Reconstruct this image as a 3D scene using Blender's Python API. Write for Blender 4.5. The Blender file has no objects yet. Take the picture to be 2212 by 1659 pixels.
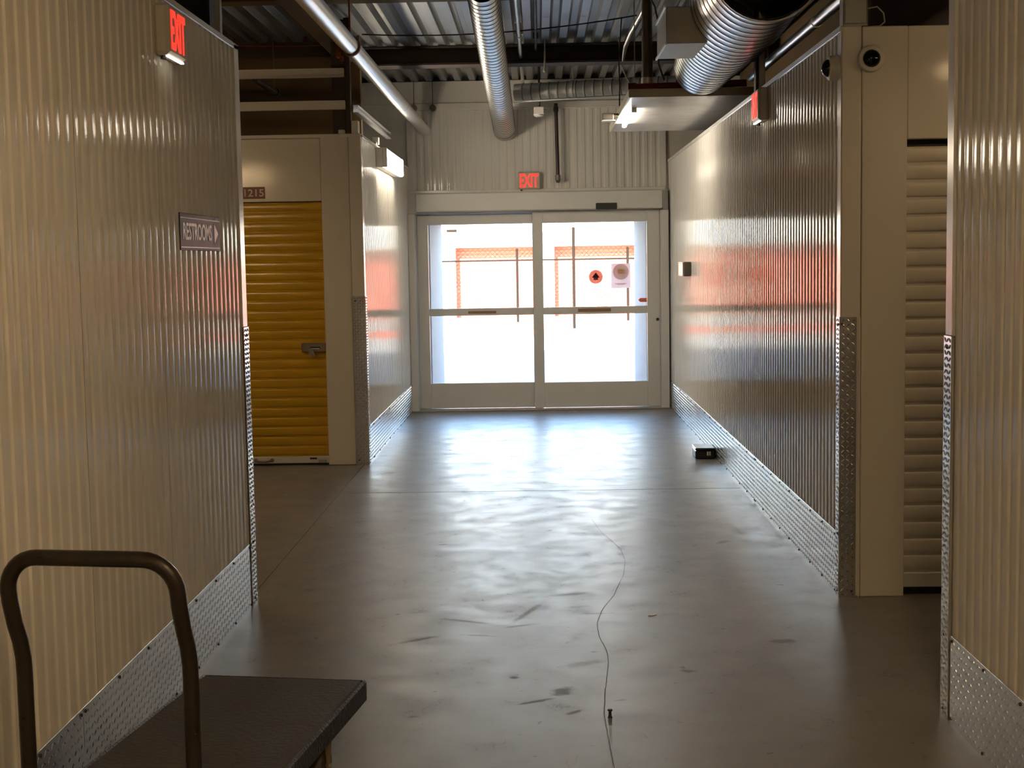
import bpy, bmesh, math, random
from mathutils import Vector, Matrix
random.seed(11)
SC = bpy.context.scene
COL = SC.collection

# ------------------------------------------------------------------ camera
cam_d = bpy.data.cameras.new('camera')
cam_d.sensor_fit = 'HORIZONTAL'
cam_d.sensor_width = 36.0
cam_d.lens = 36.0 * 3011.8 / 2212.0
cam_d.clip_start, cam_d.clip_end = 0.05, 400
cam = bpy.data.objects.new('camera', cam_d)
COL.objects.link(cam)
YAW, PITCH, ROLL = -0.020654, 0.088723, -0.016966
fwd = Vector((math.sin(YAW) * math.cos(PITCH), math.cos(YAW) * math.cos(PITCH), -math.sin(PITCH)))
rgt = Vector((math.cos(YAW), -math.sin(YAW), 0))
upv = rgt.cross(fwd)
r2 = rgt * math.cos(ROLL) + upv * math.sin(ROLL)
u2 = -rgt * math.sin(ROLL) + upv * math.cos(ROLL)
cm = Matrix((r2, u2, -fwd)).transposed().to_4x4()
cm.translation = (0, 0, 1.6)
cam.matrix_world = cm
SC.camera = cam

# ------------------------------------------------------------------ sky, sun, exposure
world = bpy.data.worlds.new('world')
SC.world = world
world.use_nodes = True
wn = world.node_tree
wn.nodes.clear()
sky = wn.nodes.new('ShaderNodeTexSky')
sky.sky_type = 'NISHITA'
sky.sun_disc = False
sky.sun_elevation = math.radians(31)
sky.sun_rotation = math.radians(193)
sky.air_density, sky.dust_density, sky.ozone_density = 1.0, 1.2, 1.0
bg = wn.nodes.new('ShaderNodeBackground')
bg.inputs['Strength'].default_value = 1.6
wo = wn.nodes.new('ShaderNodeOutputWorld')
wn.links.new(sky.outputs[0], bg.inputs[0])
wn.links.new(bg.outputs[0], wo.inputs[0])

sun_d = bpy.data.lights.new('sun', 'SUN')
sun_d.energy = 56
sun_d.angle = 0.009
sun_d.color = (1.0, 0.97, 0.92)
sun = bpy.data.objects.new('sun', sun_d)
COL.objects.link(sun)
sun.rotation_euler = Vector((0.2, 0.84, -0.5)).to_track_quat('-Z', 'Y').to_euler()

SC.view_settings.view_transform = 'Standard'
SC.view_settings.look = 'None'
SC.view_settings.exposure = 0.45
SC.view_settings.gamma = 1.0
SC.view_settings.use_curve_mapping = False
SC.cycles.use_denoising = True
SC.cycles.sample_clamp_indirect = 12
SC.cycles.max_bounces = 12
SC.cycles.diffuse_bounces = 6
SC.cycles.glossy_bounces = 6
SC.cycles.transparent_max_bounces = 16
TUBE = 58.0        # radiance of the warm fluorescent tubes
WARM = (1.0, 0.69, 0.37)

# ------------------------------------------------------------------ materials
def _nodes(name):
    m = bpy.data.materials.new(name)
    m.use_nodes = True
    nt = m.node_tree
    return m, nt, nt.nodes['Principled BSDF']

def mat(name, col, rough=0.5, metal=0.0, var=0.10, scale=6.0, bump=0.0, bscale=40.0, spec=0.5,
        stretch=(1, 1, 1), rvar=0.06, coat=0.0):
    m, nt, b = _nodes(name)
    tc = nt.nodes.new('ShaderNodeTexCoord')
    mp = nt.nodes.new('ShaderNodeMapping')
    mp.inputs['Scale'].default_value = stretch
    nt.links.new(tc.outputs['Object'], mp.inputs['Vector'])
    nz = nt.nodes.new('ShaderNodeTexNoise')
    nz.inputs['Scale'].default_value = scale
    nz.inputs['Detail'].default_value = 5
    nt.links.new(mp.outputs[0], nz.inputs['Vector'])
    mx = nt.nodes.new('ShaderNodeMix')
    mx.data_type = 'RGBA'
    mx.inputs[6].default_value = (*[max(0, c * (1 - var)) for c in col], 1)
    mx.inputs[7].default_value = (*[min(1, c * (1 + var)) for c in col], 1)
    nt.links.new(nz.outputs['Fac'], mx.inputs[0])
    nt.links.new(mx.outputs[2], b.inputs['Base Color'])
    mr = nt.nodes.new('ShaderNodeMapRange')
    mr.inputs['To Min'].default_value = max(0.02, rough - rvar)
    mr.inputs['To Max'].default_value = min(1, rough + rvar)
    nt.links.new(nz.outputs['Fac'], mr.inputs['Value'])
    nt.links.new(mr.outputs[0], b.inputs['Roughness'])
    b.inputs['Metallic'].default_value = metal
    b.inputs['Specular IOR Level'].default_value = spec
    b.inputs['Coat Weight'].default_value = coat
    if bump:
        n2 = nt.nodes.new('ShaderNodeTexNoise')
        n2.inputs['Scale'].default_value = bscale
        n2.inputs['Detail'].default_value = 3
        nt.links.new(mp.outputs[0], n2.inputs['Vector'])
        bp = nt.nodes.new('ShaderNodeBump')
        bp.inputs['Strength'].default_value = bump
        bp.inputs['Distance'].default_value = 0.01
        nt.links.new(n2.outputs['Fac'], bp.inputs['Height'])
        nt.links.new(bp.outputs[0], b.inputs['Normal'])
    return m

def emit(name, col, strength, base=(0.8, 0.8, 0.8)):
    m, nt, b = _nodes(name)
    b.inputs['Base Color'].default_value = (*base, 1)
    b.inputs['Emission Color'].default_value = (*col, 1)
    nz = nt.nodes.new('ShaderNodeTexNoise')
    nz.inputs['Scale'].default_value = 3
    mr = nt.nodes.new('ShaderNodeMapRange')
    mr.inputs['To Min'].default_value = strength * 0.95
    mr.inputs['To Max'].default_value = strength * 1.05
    nt.links.new(nz.outputs['Fac'], mr.inputs['Value'])
    nt.links.new(mr.outputs[0], b.inputs['Emission Strength'])
    return m

M = {}
M['paint'] = mat('white_panel_paint', (0.66, 0.635, 0.585), 0.11, var=0.02, scale=1.5, rvar=0.02, spec=0.35)
M['flat_paint'] = mat('white_flat_paint', (0.66, 0.625, 0.56), 0.17, var=0.03, scale=2, rvar=0.03)
M['trim'] = mat('white_trim_paint', (0.68, 0.65, 0.60), 0.22, var=0.03)
M['door_alu'] = mat('painted_aluminium', (0.62, 0.60, 0.56), 0.35, var=0.03)
M['core'] = mat('wall_core', (0.22, 0.20, 0.17), 0.8)
M['brown'] = mat('brown_board', (0.14, 0.088, 0.04), 0.8, var=0.25, scale=2.0)
M['plate'] = mat('aluminium_tread_plate', (0.78, 0.78, 0.77), 0.24, metal=1.0, var=0.05, scale=3, rvar=0.05, bump=0.35, bscale=2.2)
M['galv'] = mat('galvanised_steel', (0.74, 0.74, 0.73), 0.34, metal=1.0, var=0.05, scale=2.5, rvar=0.03)
M['seam'] = mat('dark_duct_seam', (0.10, 0.10, 0.10), 0.5, metal=0.6, var=0.15, scale=9)
M['galv_dull'] = mat('dull_galvanised_steel', (0.42, 0.42, 0.40), 0.45, metal=0.8, var=0.12, scale=5)
M['deck'] = mat('steel_roof_deck', (0.36, 0.37, 0.385), 0.36, metal=0.85, var=0.15, scale=3)
M['beam'] = mat('dark_primed_steel', (0.035, 0.022, 0.014), 0.6, var=0.3)
M['steel_dark'] = mat('dark_iron_pipe', (0.03, 0.02, 0.016), 0.45, var=0.2)
M['pipe_brown'] = mat('brown_grey_pipe', (0.16, 0.14, 0.11), 0.4, var=0.2, metal=0.4)
M['rust'] = mat('rusty_clamp', (0.25, 0.07, 0.02), 0.7, var=0.3, scale=20)
M['black'] = mat('black_plastic', (0.012, 0.012, 0.012), 0.35, var=0.2)
M['black_gloss'] = mat('black_dome_plastic', (0.006, 0.005, 0.005), 0.05, var=0.1, rvar=0.02)
M['white_plastic'] = mat('white_plastic', (0.62, 0.60, 0.56), 0.4, var=0.03)
M['yellow'] = mat('yellow_door_paint', (0.50, 0.295, 0.012), 0.24, var=0.06, scale=3, rvar=0.05, stretch=(0.4, 3, 1))
M['white_door'] = mat('white_door_paint', (0.60, 0.56, 0.49), 0.35, var=0.04, scale=3)
M['maroon'] = mat('maroon_sign_plate', (0.24, 0.085, 0.065), 0.5, var=0.06)
M['cream_ink'] = mat('cream_lettering', (0.62, 0.55, 0.48), 0.5, var=0.03)
M['sign_grey'] = mat('dark_grey_sign_plate', (0.022, 0.025, 0.03), 0.5, var=0.06, rvar=0.03, spec=0.12)
M['sign_ink'] = mat('white_sign_lettering', (0.85, 0.85, 0.82), 0.4, var=0.03)
M['exit_red'] = emit('exit_red_letters', (1.0, 0.035, 0.02), 1.1, (0.6, 0.05, 0.04))
M['exit_face'] = mat('exit_sign_face', (0.52, 0.46, 0.38), 0.4, var=0.03)
M['exit_box'] = mat('exit_sign_box', (0.50, 0.46, 0.40), 0.45, var=0.04)
M['exit_down'] = emit('exit_downlight', (1.0, 0.9, 0.7), 2.0)
M['tube'] = emit('warm_fluorescent_tube', WARM, TUBE)
M['tube_dim'] = emit('dimmed_fluorescent_tube', WARM, TUBE * 0.24)  # same tube, emission turned down to balance the right aisle
M['tube_mid'] = emit('warm_tube_side_aisle', WARM, TUBE * 0.75)
M['lens'] = emit('fluorescent_lens', (1.0, 0.86, 0.66), 32.0)
M['lens_tube'] = emit('soffit_tube', (1.0, 0.88, 0.72), 42.0)
M['soffit'] = mat('white_gloss_sheet', (0.72, 0.71, 0.69), 0.22, var=0.04)
M['soffit_edge'] = mat('soffit_edge_paint', (0.50, 0.44, 0.34), 0.4, var=0.06)
M['red_pipe'] = mat('red_sprinkler_pipe', (0.16, 0.012, 0.01), 0.4, var=0.15)
M['wire'] = mat('black_cable', (0.015, 0.013, 0.012), 0.5, var=0.2)
M['wire_white'] = mat('white_cable', (0.45, 0.42, 0.36), 0.5, var=0.1)
M['cart_deck'] = mat('worn_dark_deck_board', (0.045, 0.038, 0.030), 0.62, var=0.55, scale=7, bump=0.25, bscale=60, rvar=0.15)
M['rubber'] = mat('black_rubber_edge', (0.010, 0.009, 0.010), 0.36, var=0.3, scale=30, bump=0.5, bscale=90, spec=0.35)
M['handle'] = mat('worn_brown_tube', (0.030, 0.024, 0.017), 0.32, var=0.5, scale=25, metal=0.5, bump=0.05, bscale=70, rvar=0.12)
M['caster'] = mat('tan_caster_metal', (0.22, 0.15, 0.07), 0.45, metal=0.5, var=0.25, scale=20)
M['caster_wheel'] = mat('dark_caster_wheel', (0.05, 0.04, 0.03), 0.6, var=0.2)
M['screw'] = mat('dark_screw', (0.03, 0.028, 0.025), 0.5, metal=0.5)
M['sticker_red'] = mat('red_round_sticker', (0.80, 0.20, 0.13), 0.6, var=0.06)
M['sticker_dark'] = mat('dark_red_arrow_ink', (0.16, 0.015, 0.025), 0.6, var=0.06)
M['notice'] = mat('pink_grey_notice_paper', (0.85, 0.66, 0.68), 0.7, var=0.05)
M['notice_ring'] = mat('brown_notice_print', (0.66, 0.50, 0.42), 0.7, var=0.05)
M['notice_mid'] = mat('tan_notice_print', (0.85, 0.70, 0.48), 0.7, var=0.05)
M['rail_label'] = mat('brown_rail_label', (0.28, 0.16, 0.08), 0.6, var=0.08)
M['pad_face'] = mat('reader_face', (0.45, 0.25, 0.20), 0.12, var=0.05, rvar=0.02)
M['pad_body'] = mat('reader_body', (0.10, 0.085, 0.065), 0.4, var=0.1)
M['latch'] = mat('latch_metal', (0.30, 0.26, 0.20), 0.35, metal=0.8, var=0.12, scale=20)
M['out_white'] = mat('exterior_white_stucco', (0.55, 0.56, 0.57), 0.8, var=0.04)
M['porch'] = mat('blue_grey_porch_wall', (0.30, 0.335, 0.37), 0.8, var=0.04)  # one even tone, darker and bluer than the white stucco
M['out_cream'] = mat('cream_masonry', (0.52, 0.50, 0.44), 0.8, var=0.05)
M['out_orange'] = mat('orange_red_door_paint', (0.62, 0.10, 0.058), 0.5, var=0.05)
M['out_ground'] = mat('sunlit_concrete', (0.50, 0.48, 0.43), 0.9, var=0.10, scale=0.6)
M['out_red'] = mat('red_kerb_paint', (0.60, 0.10, 0.06), 0.8, var=0.1)
M['post_dark'] = mat('dark_brown_fence_post', (0.010, 0.006, 0.004), 0.9, var=0.2, spec=0.1)
M['joint'] = mat('dark_joint_filler', (0.09, 0.085, 0.075), 0.8)
M['crack'] = mat('concrete_crack', (0.14, 0.135, 0.13), 0.8, var=0.3, scale=30)

# thin stickers and paper let some of the daylight behind them through
for k_ in ('sticker_red', 'sticker_dark', 'notice', 'notice_ring', 'notice_mid'):
    nt = M[k_].node_tree; b = nt.nodes['Principled BSDF']
    tl = nt.nodes.new('ShaderNodeBsdfTranslucent'); ms = nt.nodes.new('ShaderNodeMixShader'); ms.inputs[0].default_value = 0.65
    nt.links.new(b.inputs['Base Color'].links[0].from_socket, tl.inputs['Color'])
    nt.links.new(b.outputs[0], ms.inputs[1]); nt.links.new(tl.outputs[0], ms.inputs[2])
    nt.links.new(ms.outputs[0], nt.nodes['Material Output'].inputs[0])

# semi-gloss wall paint: diffuse under a weak clear film
nt = M['paint'].node_tree; b = nt.nodes['Principled BSDF']
df = nt.nodes.new('ShaderNodeBsdfDiffuse'); gl = nt.nodes.new('ShaderNodeBsdfGlossy'); gl.inputs['Color'].default_value = (1, 1, 1, 1)
fr_ = nt.nodes.new('ShaderNodeFresnel'); fr_.inputs[0].default_value = 1.45
sc_ = nt.nodes.new('ShaderNodeMath'); sc_.operation = 'MULTIPLY'; sc_.inputs[1].default_value = 0.36
ms = nt.nodes.new('ShaderNodeMixShader')
nt.links.new(b.inputs['Base Color'].links[0].from_socket, df.inputs['Color'])
nt.links.new(b.inputs['Roughness'].links[0].from_socket, gl.inputs['Roughness'])
nt.links.new(fr_.outputs[0], sc_.inputs[0]); nt.links.new(sc_.outputs[0], ms.inputs[0])
nt.links.new(df.outputs[0], ms.inputs[1]); nt.links.new(gl.outputs[0], ms.inputs[2])
nt.links.new(ms.outputs[0], nt.nodes['Material Output'].inputs[0])

# glass: thin pane, straight-through with fresnel reflection
m, nt, b = _nodes('door_glass')
nt.nodes.remove(b)
tr = nt.nodes.new('ShaderNodeBsdfTransparent'); tr.inputs[0].default_value = (0.93, 0.95, 0.95, 1)
gl = nt.nodes.new('ShaderNodeBsdfGlossy'); gl.inputs['Roughness'].default_value = 0.02
fr_ = nt.nodes.new('ShaderNodeFresnel'); fr_.inputs[0].default_value = 1.45
ms = nt.nodes.new('ShaderNodeMixShader')
nt.links.new(fr_.outputs[0], ms.inputs[0]); nt.links.new(tr.outputs[0], ms.inputs[1]); nt.links.new(gl.outputs[0], ms.inputs[2])
nt.links.new(ms.outputs[0], nt.nodes['Material Output'].inputs[0])
M['glass'] = m

# polished concrete floor
SCUFFS = [(0.06, 5.06, 0.049, 0.044, 54, .8), (-0.03, 4.95, 0.08, 0.015, 28, .7), (0.1, 4.82, 0.037, 0.016, 46, .7), (-0.12, 5.24, 0.019, 0.019, 4, .8),
          (-0.35, 6.09, 0.114, 0.017, -25, .5), (-0.11, 6.0, 0.083, 0.017, 22, .5), (-0.07, 6.24, 0.176, 0.021, 69, .5), (-0.28, 5.85, 0.074, 0.013, -11, .5),
          (-0.54, 5.79, 0.098, 0.021, 34, .7), (0.55, 5.3, 0.03, 0.022, -2, .8), (1.01, 7.75, 0.056, 0.032, 53, .5), (0.24, 6.2, 0.064, 0.015, 1, .5),
          (0.12, 6.57, 0.104, 0.03, 21, .4), (0.15, 6.32, 0.052, 0.028, 15, .3), (-0.57, 7.78, 0.031, 0.019, 14, .5), (0.14, 5.41, 0.09, 0.032, 26, .35),
          (-0.47, 4.79, 0.02, 0.015, 5, .6), (0.27, 4.95, 0.032, 0.012, 16, .4), (0.99, 5.71, 0.055, 0.04, 5, .6), (0.2, 5.58, 0.016, 0.017, 11, .5)]
m, nt, b = _nodes('polished_concrete')
b.inputs['Specular IOR Level'].default_value = 1.0
L = nt.links.new
geo = nt.nodes.new('ShaderNodeNewGeometry')
def noise(scale, detail=5, vec=None, rough=0.55):
    n = nt.nodes.new('ShaderNodeTexNoise')
    n.inputs['Scale'].default_value = scale; n.inputs['Detail'].default_value = detail; n.inputs['Roughness'].default_value = rough
    L(vec or geo.outputs['Position'], n.inputs['Vector'])
    return n
def math_(op, a, bb, clamp=False):
    n = nt.nodes.new('ShaderNodeMath'); n.operation = op; n.use_clamp = clamp
    for i, q in enumerate((a, bb)):
        if isinstance(q, (int, float)): n.inputs[i].default_value = q
        elif q is not None: L(q, n.inputs[i])
    return n.outputs[0]
def rng(v, a, bb, c, d):
    n = nt.nodes.new('ShaderNodeMapRange'); n.interpolation_type = 'SMOOTHSTEP'
    n.inputs['From Min'].default_value = a; n.inputs['From Max'].default_value = bb
    n.inputs['To Min'].default_value = c; n.inputs['To Max'].default_value = d
    L(v, n.inputs['Value']); return n.outputs[0]
n1 = noise(0.9, 6); n2 = noise(5.0, 7, rough=0.65); n3 = noise(30, 3)
mx = nt.nodes.new('ShaderNodeMix'); mx.data_type = 'RGBA'
mx.inputs[6].default_value = (0.155, 0.150, 0.142, 1); mx.inputs[7].default_value = (0.215, 0.210, 0.200, 1)
L(n1.outputs['Fac'], mx.inputs[0])
stain = None
warp = math_('MULTIPLY', math_('SUBTRACT', noise(22, 4).outputs['Fac'], 0.5), 1.6)
for (sx, sy, hl, hw, ang, amt) in SCUFFS:
    mp = nt.nodes.new('ShaderNodeMapping'); mp.vector_type = 'TEXTURE'
    mp.inputs['Location'].default_value = (sx, sy, 0); mp.inputs['Rotation'].default_value = (0, 0, math.radians(ang))
    mp.inputs['Scale'].default_value = (hl * 1.2, hw, 1)
    L(geo.outputs['Position'], mp.inputs['Vector'])
    ln = nt.nodes.new('ShaderNodeVectorMath'); ln.operation = 'LENGTH'; L(mp.outputs[0], ln.inputs[0])
    d = math_('ADD', ln.outputs['Value'], warp)
    s = rng(d, 0.35, 1.15, amt, 0.0)
    stain = s if stain is None else math_('MAXIMUM', stain, s)
# general rub marks: thin curved streaks from ridged noise
mpz = nt.nodes.new('ShaderNodeMapping'); mpz.inputs['Rotation'].default_value = (0, 0, 0.5); mpz.inputs['Scale'].default_value = (2.2, 1, 1)
L(geo.outputs['Position'], mpz.inputs['Vector'])
nr = noise(3.2, 4, mpz.outputs[0])
ridge = math_('ABSOLUTE', math_('SUBTRACT', nr.outputs['Fac'], 0.5), None)
streak = math_('MULTIPLY', rng(ridge, 0.0, 0.012, 1.0, 0.0), rng(n2.outputs['Fac'], 0.52, 0.66, 0.0, 0.45))
spots = math_('MULTIPLY', rng(noise(16, 2).outputs['Fac'], 0.70, 0.76, 0, 0.6), 1.0)
stain = math_('MAXIMUM', stain, math_('MAXIMUM', streak, spots))
mx2 = nt.nodes.new('ShaderNodeMix'); mx2.data_type = 'RGBA'; mx2.inputs[7].default_value = (0.07, 0.058, 0.05, 1)
L(mx.outputs[2], mx2.inputs[6]); L(stain, mx2.inputs[0])
L(mx2.outputs[2], b.inputs['Base Color'])
rr = math_('ADD', rng(n2.outputs['Fac'], 0.3, 0.7, 0.33, 0.43), math_('MULTIPLY', stain, 0.25))
L(rr, b.inputs['Roughness'])
bp = nt.nodes.new('ShaderNodeBump'); bp.inputs['Strength'].default_value = 0.12; bp.inputs['Distance'].default_value = 0.01
L(math_('ADD', n2.outputs['Fac'], math_('MULTIPLY', n3.outputs['Fac'], 0.10)), bp.inputs['Height'])
L(bp.outputs[0], b.inputs['Normal'])
M['floor'] = m

# ------------------------------------------------------------------ mesh helpers
class MB:
    def __init__(self):
        self.v = []; self.f = []
    def add(self, vs, fs):
        o = len(self.v)
        self.v += [tuple(p) for p in vs]
        self.f += [tuple(i + o for i in q) for q in fs]
        return self
    def box(self, x0, x1, y0, y1, z0, z1, c=0.0):
        c = min(c, (x1 - x0) * .45, (y1 - y0) * .45, (z1 - z0) * .45)
        lo, hi = (x0, y0, z0), (x1, y1, z1)
        if c <= 0:
            vs = [(x, y, z) for x in (x0, x1) for y in (y0, y1) for z in (z0, z1)]
            return self.add(vs, [(0, 1, 3, 2), (4, 6, 7, 5), (0, 4, 5, 1), (2, 3, 7, 6), (0, 2, 6, 4), (1, 5, 7, 3)])
        vs = []; idx = {}
        for s in [(a, bb, d) for a in (0, 1) for bb in (0, 1) for d in (0, 1)]:
            for ax in range(3):
                p = []
                for k in range(3):
                    e = hi[k] if s[k] else lo[k]
                    if k != ax: e += -c if s[k] else c
                    p.append(e)
                idx[(s, ax)] = len(vs); vs.append(p)
        fs = []
        def cor(ax, a, bb, d):
            s = [0, 0, 0]; s[ax] = a; o = [k for k in range(3) if k != ax]; s[o[0]] = bb; s[o[1]] = d
            return tuple(s)
        for ax in range(3):
            for a in (0, 1):
                q = [idx[(cor(ax, a, bb, d), ax)] for bb, d in ((0, 0), (1, 0), (1, 1), (0, 1))]
                fs.append(q)
        for ax in range(3):
            o = [k for k in range(3) if k != ax]
            for a in (0, 1):
                for bb in (0, 1):
                    s0 = [0, 0, 0]; s1 = [0, 0, 0]
                    s0[o[0]] = s1[o[0]] = a; s0[o[1]] = s1[o[1]] = bb; s0[ax] = 0; s1[ax] = 1
                    s0, s1 = tuple(s0), tuple(s1)
                    fs.append([idx[(s0, o[0])], idx[(s0, o[1])], idx[(s1, o[1])], idx[(s1, o[0])]])
        for s in [(a, bb, d) for a in (0, 1) for bb in (0, 1) for d in (0, 1)]:
            fs.append([idx[(s, 0)], idx[(s, 1)], idx[(s, 2)]])
        return self.add(vs, fs)
    def tube(self, pts, r, n=12, cap=True):
        pts = [Vector(p) for p in pts]
        rs = r if isinstance(r, (list, tuple)) else [r] * len(pts)
        t0 = (pts[1] - pts[0]).normalized()
        a = Vector((0, 0, 1)) if abs(t0.z) < 0.9 else Vector((1, 0, 0))
        nrm = t0.cross(a).normalized()
        vs = []
        for i, p in enumerate(pts):
            t = (pts[min(i + 1, len(pts) - 1)] - pts[max(i - 1, 0)]).normalized()
            nrm = (nrm - t * nrm.dot(t)).normalized()
            bn = t.cross(nrm)
            for k in range(n):
                w = 2 * math.pi * k / n
                vs.append(p + (nrm * math.cos(w) + bn * math.sin(w)) * rs[i])
        fs = [(i * n + k, i * n + (k + 1) % n, (i + 1) * n + (k + 1) % n, (i + 1) * n + k) for i in range(len(pts) - 1) for k in range(n)]
        if cap:
            fs += [tuple(range(n))[::-1], tuple((len(pts) - 1) * n + k for k in range(n))]
        return self.add(vs, fs)
    def lathe(self, c, axis, prof, n=24, cap=True):
        axis = Vector(axis).normalized(); c = Vector(c)
        a = Vector((0, 0, 1)) if abs(axis.z) < 0.9 else Vector((1, 0, 0))
        e1 = axis.cross(a).normalized(); e2 = axis.cross(e1)
        vs = []
        for t, r in prof:
            for k in range(n):
                w = 2 * math.pi * k / n
                vs.append(c + axis * t + (e1 * math.cos(w) + e2 * math.sin(w)) * r)
        fs = [(i * n + k, i * n + (k + 1) % n, (i + 1) * n + (k + 1) % n, (i + 1) * n + k) for i in range(len(prof) - 1) for k in range(n)]
        if cap:
            fs += [tuple(range(n))[::-1], tuple((len(prof) - 1) * n + k for k in range(n))]
        return self.add(vs, fs)
    def prism(self, poly, z0, z1):
        n = len(poly)
        vs = [(x, y, z0) for x, y in poly] + [(x, y, z1) for x, y in poly]
        fs = [tuple(range(n))[::-1], tuple(range(n, 2 * n))] + [(k, (k + 1) % n, n + (k + 1) % n, n + k) for k in range(n)]
        return self.add(vs, fs)
    def mesh(self, name, material, smooth=False, recalc=True):
        me = bpy.data.meshes.new(name)
        me.from_pydata(self.v, [], self.f)
        if recalc:
            bm = bmesh.new(); bm.from_mesh(me)
            bmesh.ops.recalc_face_normals(bm, faces=bm.faces)
            bm.to_mesh(me); bm.free()
        if material: me.materials.append(material)
        if smooth:
            me.shade_smooth()
            if smooth != 'all':
                try: me.set_sharp_from_angle(angle=math.radians(40))
                except Exception: pass
        me.update()
        return me

def link(name, me, parent=None, mtx=None, kind=None):
    o = bpy.data.objects.new(name, me)
    COL.objects.link(o)
    if parent: o.parent = parent
    if mtx is not None: o.matrix_local = mtx if isinstance(mtx, Matrix) else Matrix.Translation(mtx)
    if kind: o['kind'] = kind
    return o

def part(name, mb, material, parent, mtx=None, smooth=False, kind=None, label=None):
    o = link(name, mb.mesh(name, material, smooth), parent, mtx, kind)
    if label: o['label'] = label
    return o

def struct(name, mb=None, material=None, mtx=None, smooth=False):
    return link(name, mb.mesh(name, material, smooth) if mb else None, None, mtx, 'structure')

def thing(name, label, cat, mtx=None, group=None):
    o = link(name, None, None, mtx)
    return tag(o, label, cat, group)

def tag(o, label, cat, group=None):
    o['label'] = label; o['category'] = cat
    if group: o['group'] = group
    return o

AX = {'+x': ((0, 1, 0), (0, 0, 1), (1, 0, 0)), '-x': ((0, -1, 0), (0, 0, 1), (-1, 0, 0)),
      '-y': ((1, 0, 0), (0, 0, 1), (0, -1, 0)), '+y': ((-1, 0, 0), (0, 0, 1), (0, 1, 0))}
def fr(n, loc):
    """frame on a wall that faces n: local x = right as one looks at it, y = up, z = out of the wall"""
    m = Matrix([Vector(c) for c in AX[n]]).transposed().to_4x4()
    m.translation = loc
    return m

def arc(cx, cy, r, a0, a1, n=8):
    return [(cx + r * math.cos(math.radians(a0 + (a1 - a0) * i / n)), cy + r * math.sin(math.radians(a0 + (a1 - a0) * i / n))) for i in range(n + 1)]

def textmesh(body, w, h, depth, material, bold=0.0):
    cu = bpy.data.curves.new('lettering', 'FONT')
    cu.body = body; cu.size = 1.0; cu.extrude = 0.02; cu.offset = bold; cu.resolution_u = 3
    o = bpy.data.objects.new('lettering', cu)
    me = bpy.data.meshes.new_from_object(o)
    xs = [v.co.x for v in me.vertices]; ys = [v.co.y for v in me.vertices]
    x0, x1, y0, y1 = min(xs), max(xs), min(ys), max(ys)
    for v in me.vertices:
        v.co = ((v.co.x - (x0 + x1) / 2) / (x1 - x0) * w, (v.co.y - (y0 + y1) / 2) / (y1 - y0) * h, depth if v.co.z > 0 else 0)
    me.materials.clear(); me.materials.append(material)
    bpy.data.objects.remove(o); bpy.data.curves.remove(cu)
    me.name = 'lettering'
    return me

PITCH_RIB = 0.083
PROF = [(0.00, 0.0), (0.02, 0.012), (0.25, 0.05), (0.44, 0.012), (0.46, 0.0), (0.475, -0.02), (0.49, -0.09), (0.51, -0.24), (0.56, -0.72), (0.585, -0.91), (0.60, -0.975), (0.62, -1.0),
        (0.74, -1.03), (0.86, -1.0), (0.88, -0.975), (0.895, -0.91), (0.92, -0.72), (0.965, -0.24), (0.98, -0.09), (0.99, -0.02)]
def corrugated(width, height, depth=0.006, pitch=PITCH_RIB, prof=PROF):
    """ribbed metal sheet: local x along the wall, y up, z out; crests at z = 0"""
    mb = MB(); cols = []
    k = 0
    while k * pitch < width - 1e-4:
        for u, h in prof:
            x = (k + u) * pitch
            if x <= width: cols.append((x, h * depth))
        k += 1
    cols.append((width, cols[-1][1]))
    for x, z in cols: mb.v += [(x, 0, z), (x, height, z)]
    for i in range(len(cols) - 1): mb.f.append((2 * i, 2 * i + 2, 2 * i + 3, 2 * i + 1))
    return mb

def ribbed_panels(root, n, start, widths, height, material, depth=0.006):
    cache = {}; x = 0
    for w in widths:
        key = round(w, 3)
        if key not in cache: cache[key] = corrugated(w - 0.0012, height, depth).mesh('panel', material, 'all', recalc=False)
        base = Matrix.Translation(start)
        o = link('panel', cache[key], root, fr(n, Vector(start) + Vector(AX[n][0]) * x))
        x += w

LUG = {}
def lug_mesh(w, h, pitch=0.027, mrg=0.008, size=1.0, ht=0.0015):
    """raised diamond lugs of a tread plate, alternating direction, on a plate of w x h (local x,y; z out)"""
    mb = MB(); ny = int((h - 2 * mrg) / pitch); nx = max(1, int((w - 2 * mrg) / pitch))
    px = (w - 2 * mrg) / nx; py = (h - 2 * mrg) / max(ny, 1)
    for i in range(nx):
        for j in range(ny):
            cx, cy = mrg + (i + .5) * px, mrg + (j + .5) * py
            a = math.radians(45 if (i + j) % 2 else -45)
            l, ww = 0.0125 * size, 0.0042 * size
            ca, sa = math.cos(a), math.sin(a)
            q = [(l, 0), (0, ww), (-l, 0), (0, -ww)]
            o = len(mb.v)
            mb.v += [(cx + x * ca - y * sa, cy + x * sa + y * ca, 0) for x, y in q]
            mb.v += [(cx + 0.45 * l * ca, cy + 0.45 * l * sa, ht), (cx - 0.45 * l * ca, cy - 0.45 * l * sa, ht)]
            mb.f += [(o, o + 1, o + 4), (o, o + 4, o + 3), (o + 1, o + 2, o + 5), (o + 2, o + 3, o + 5), (o + 1, o + 5, o + 4), (o + 3, o + 4, o + 5)]
    return mb

screw_me = MB().lathe((0, 0, 0), (0, 0, 1), [(0, 0.006), (0.002, 0.0055), (0.0035, 0.003)], 8).mesh('screw', M['screw'], True)

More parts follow.
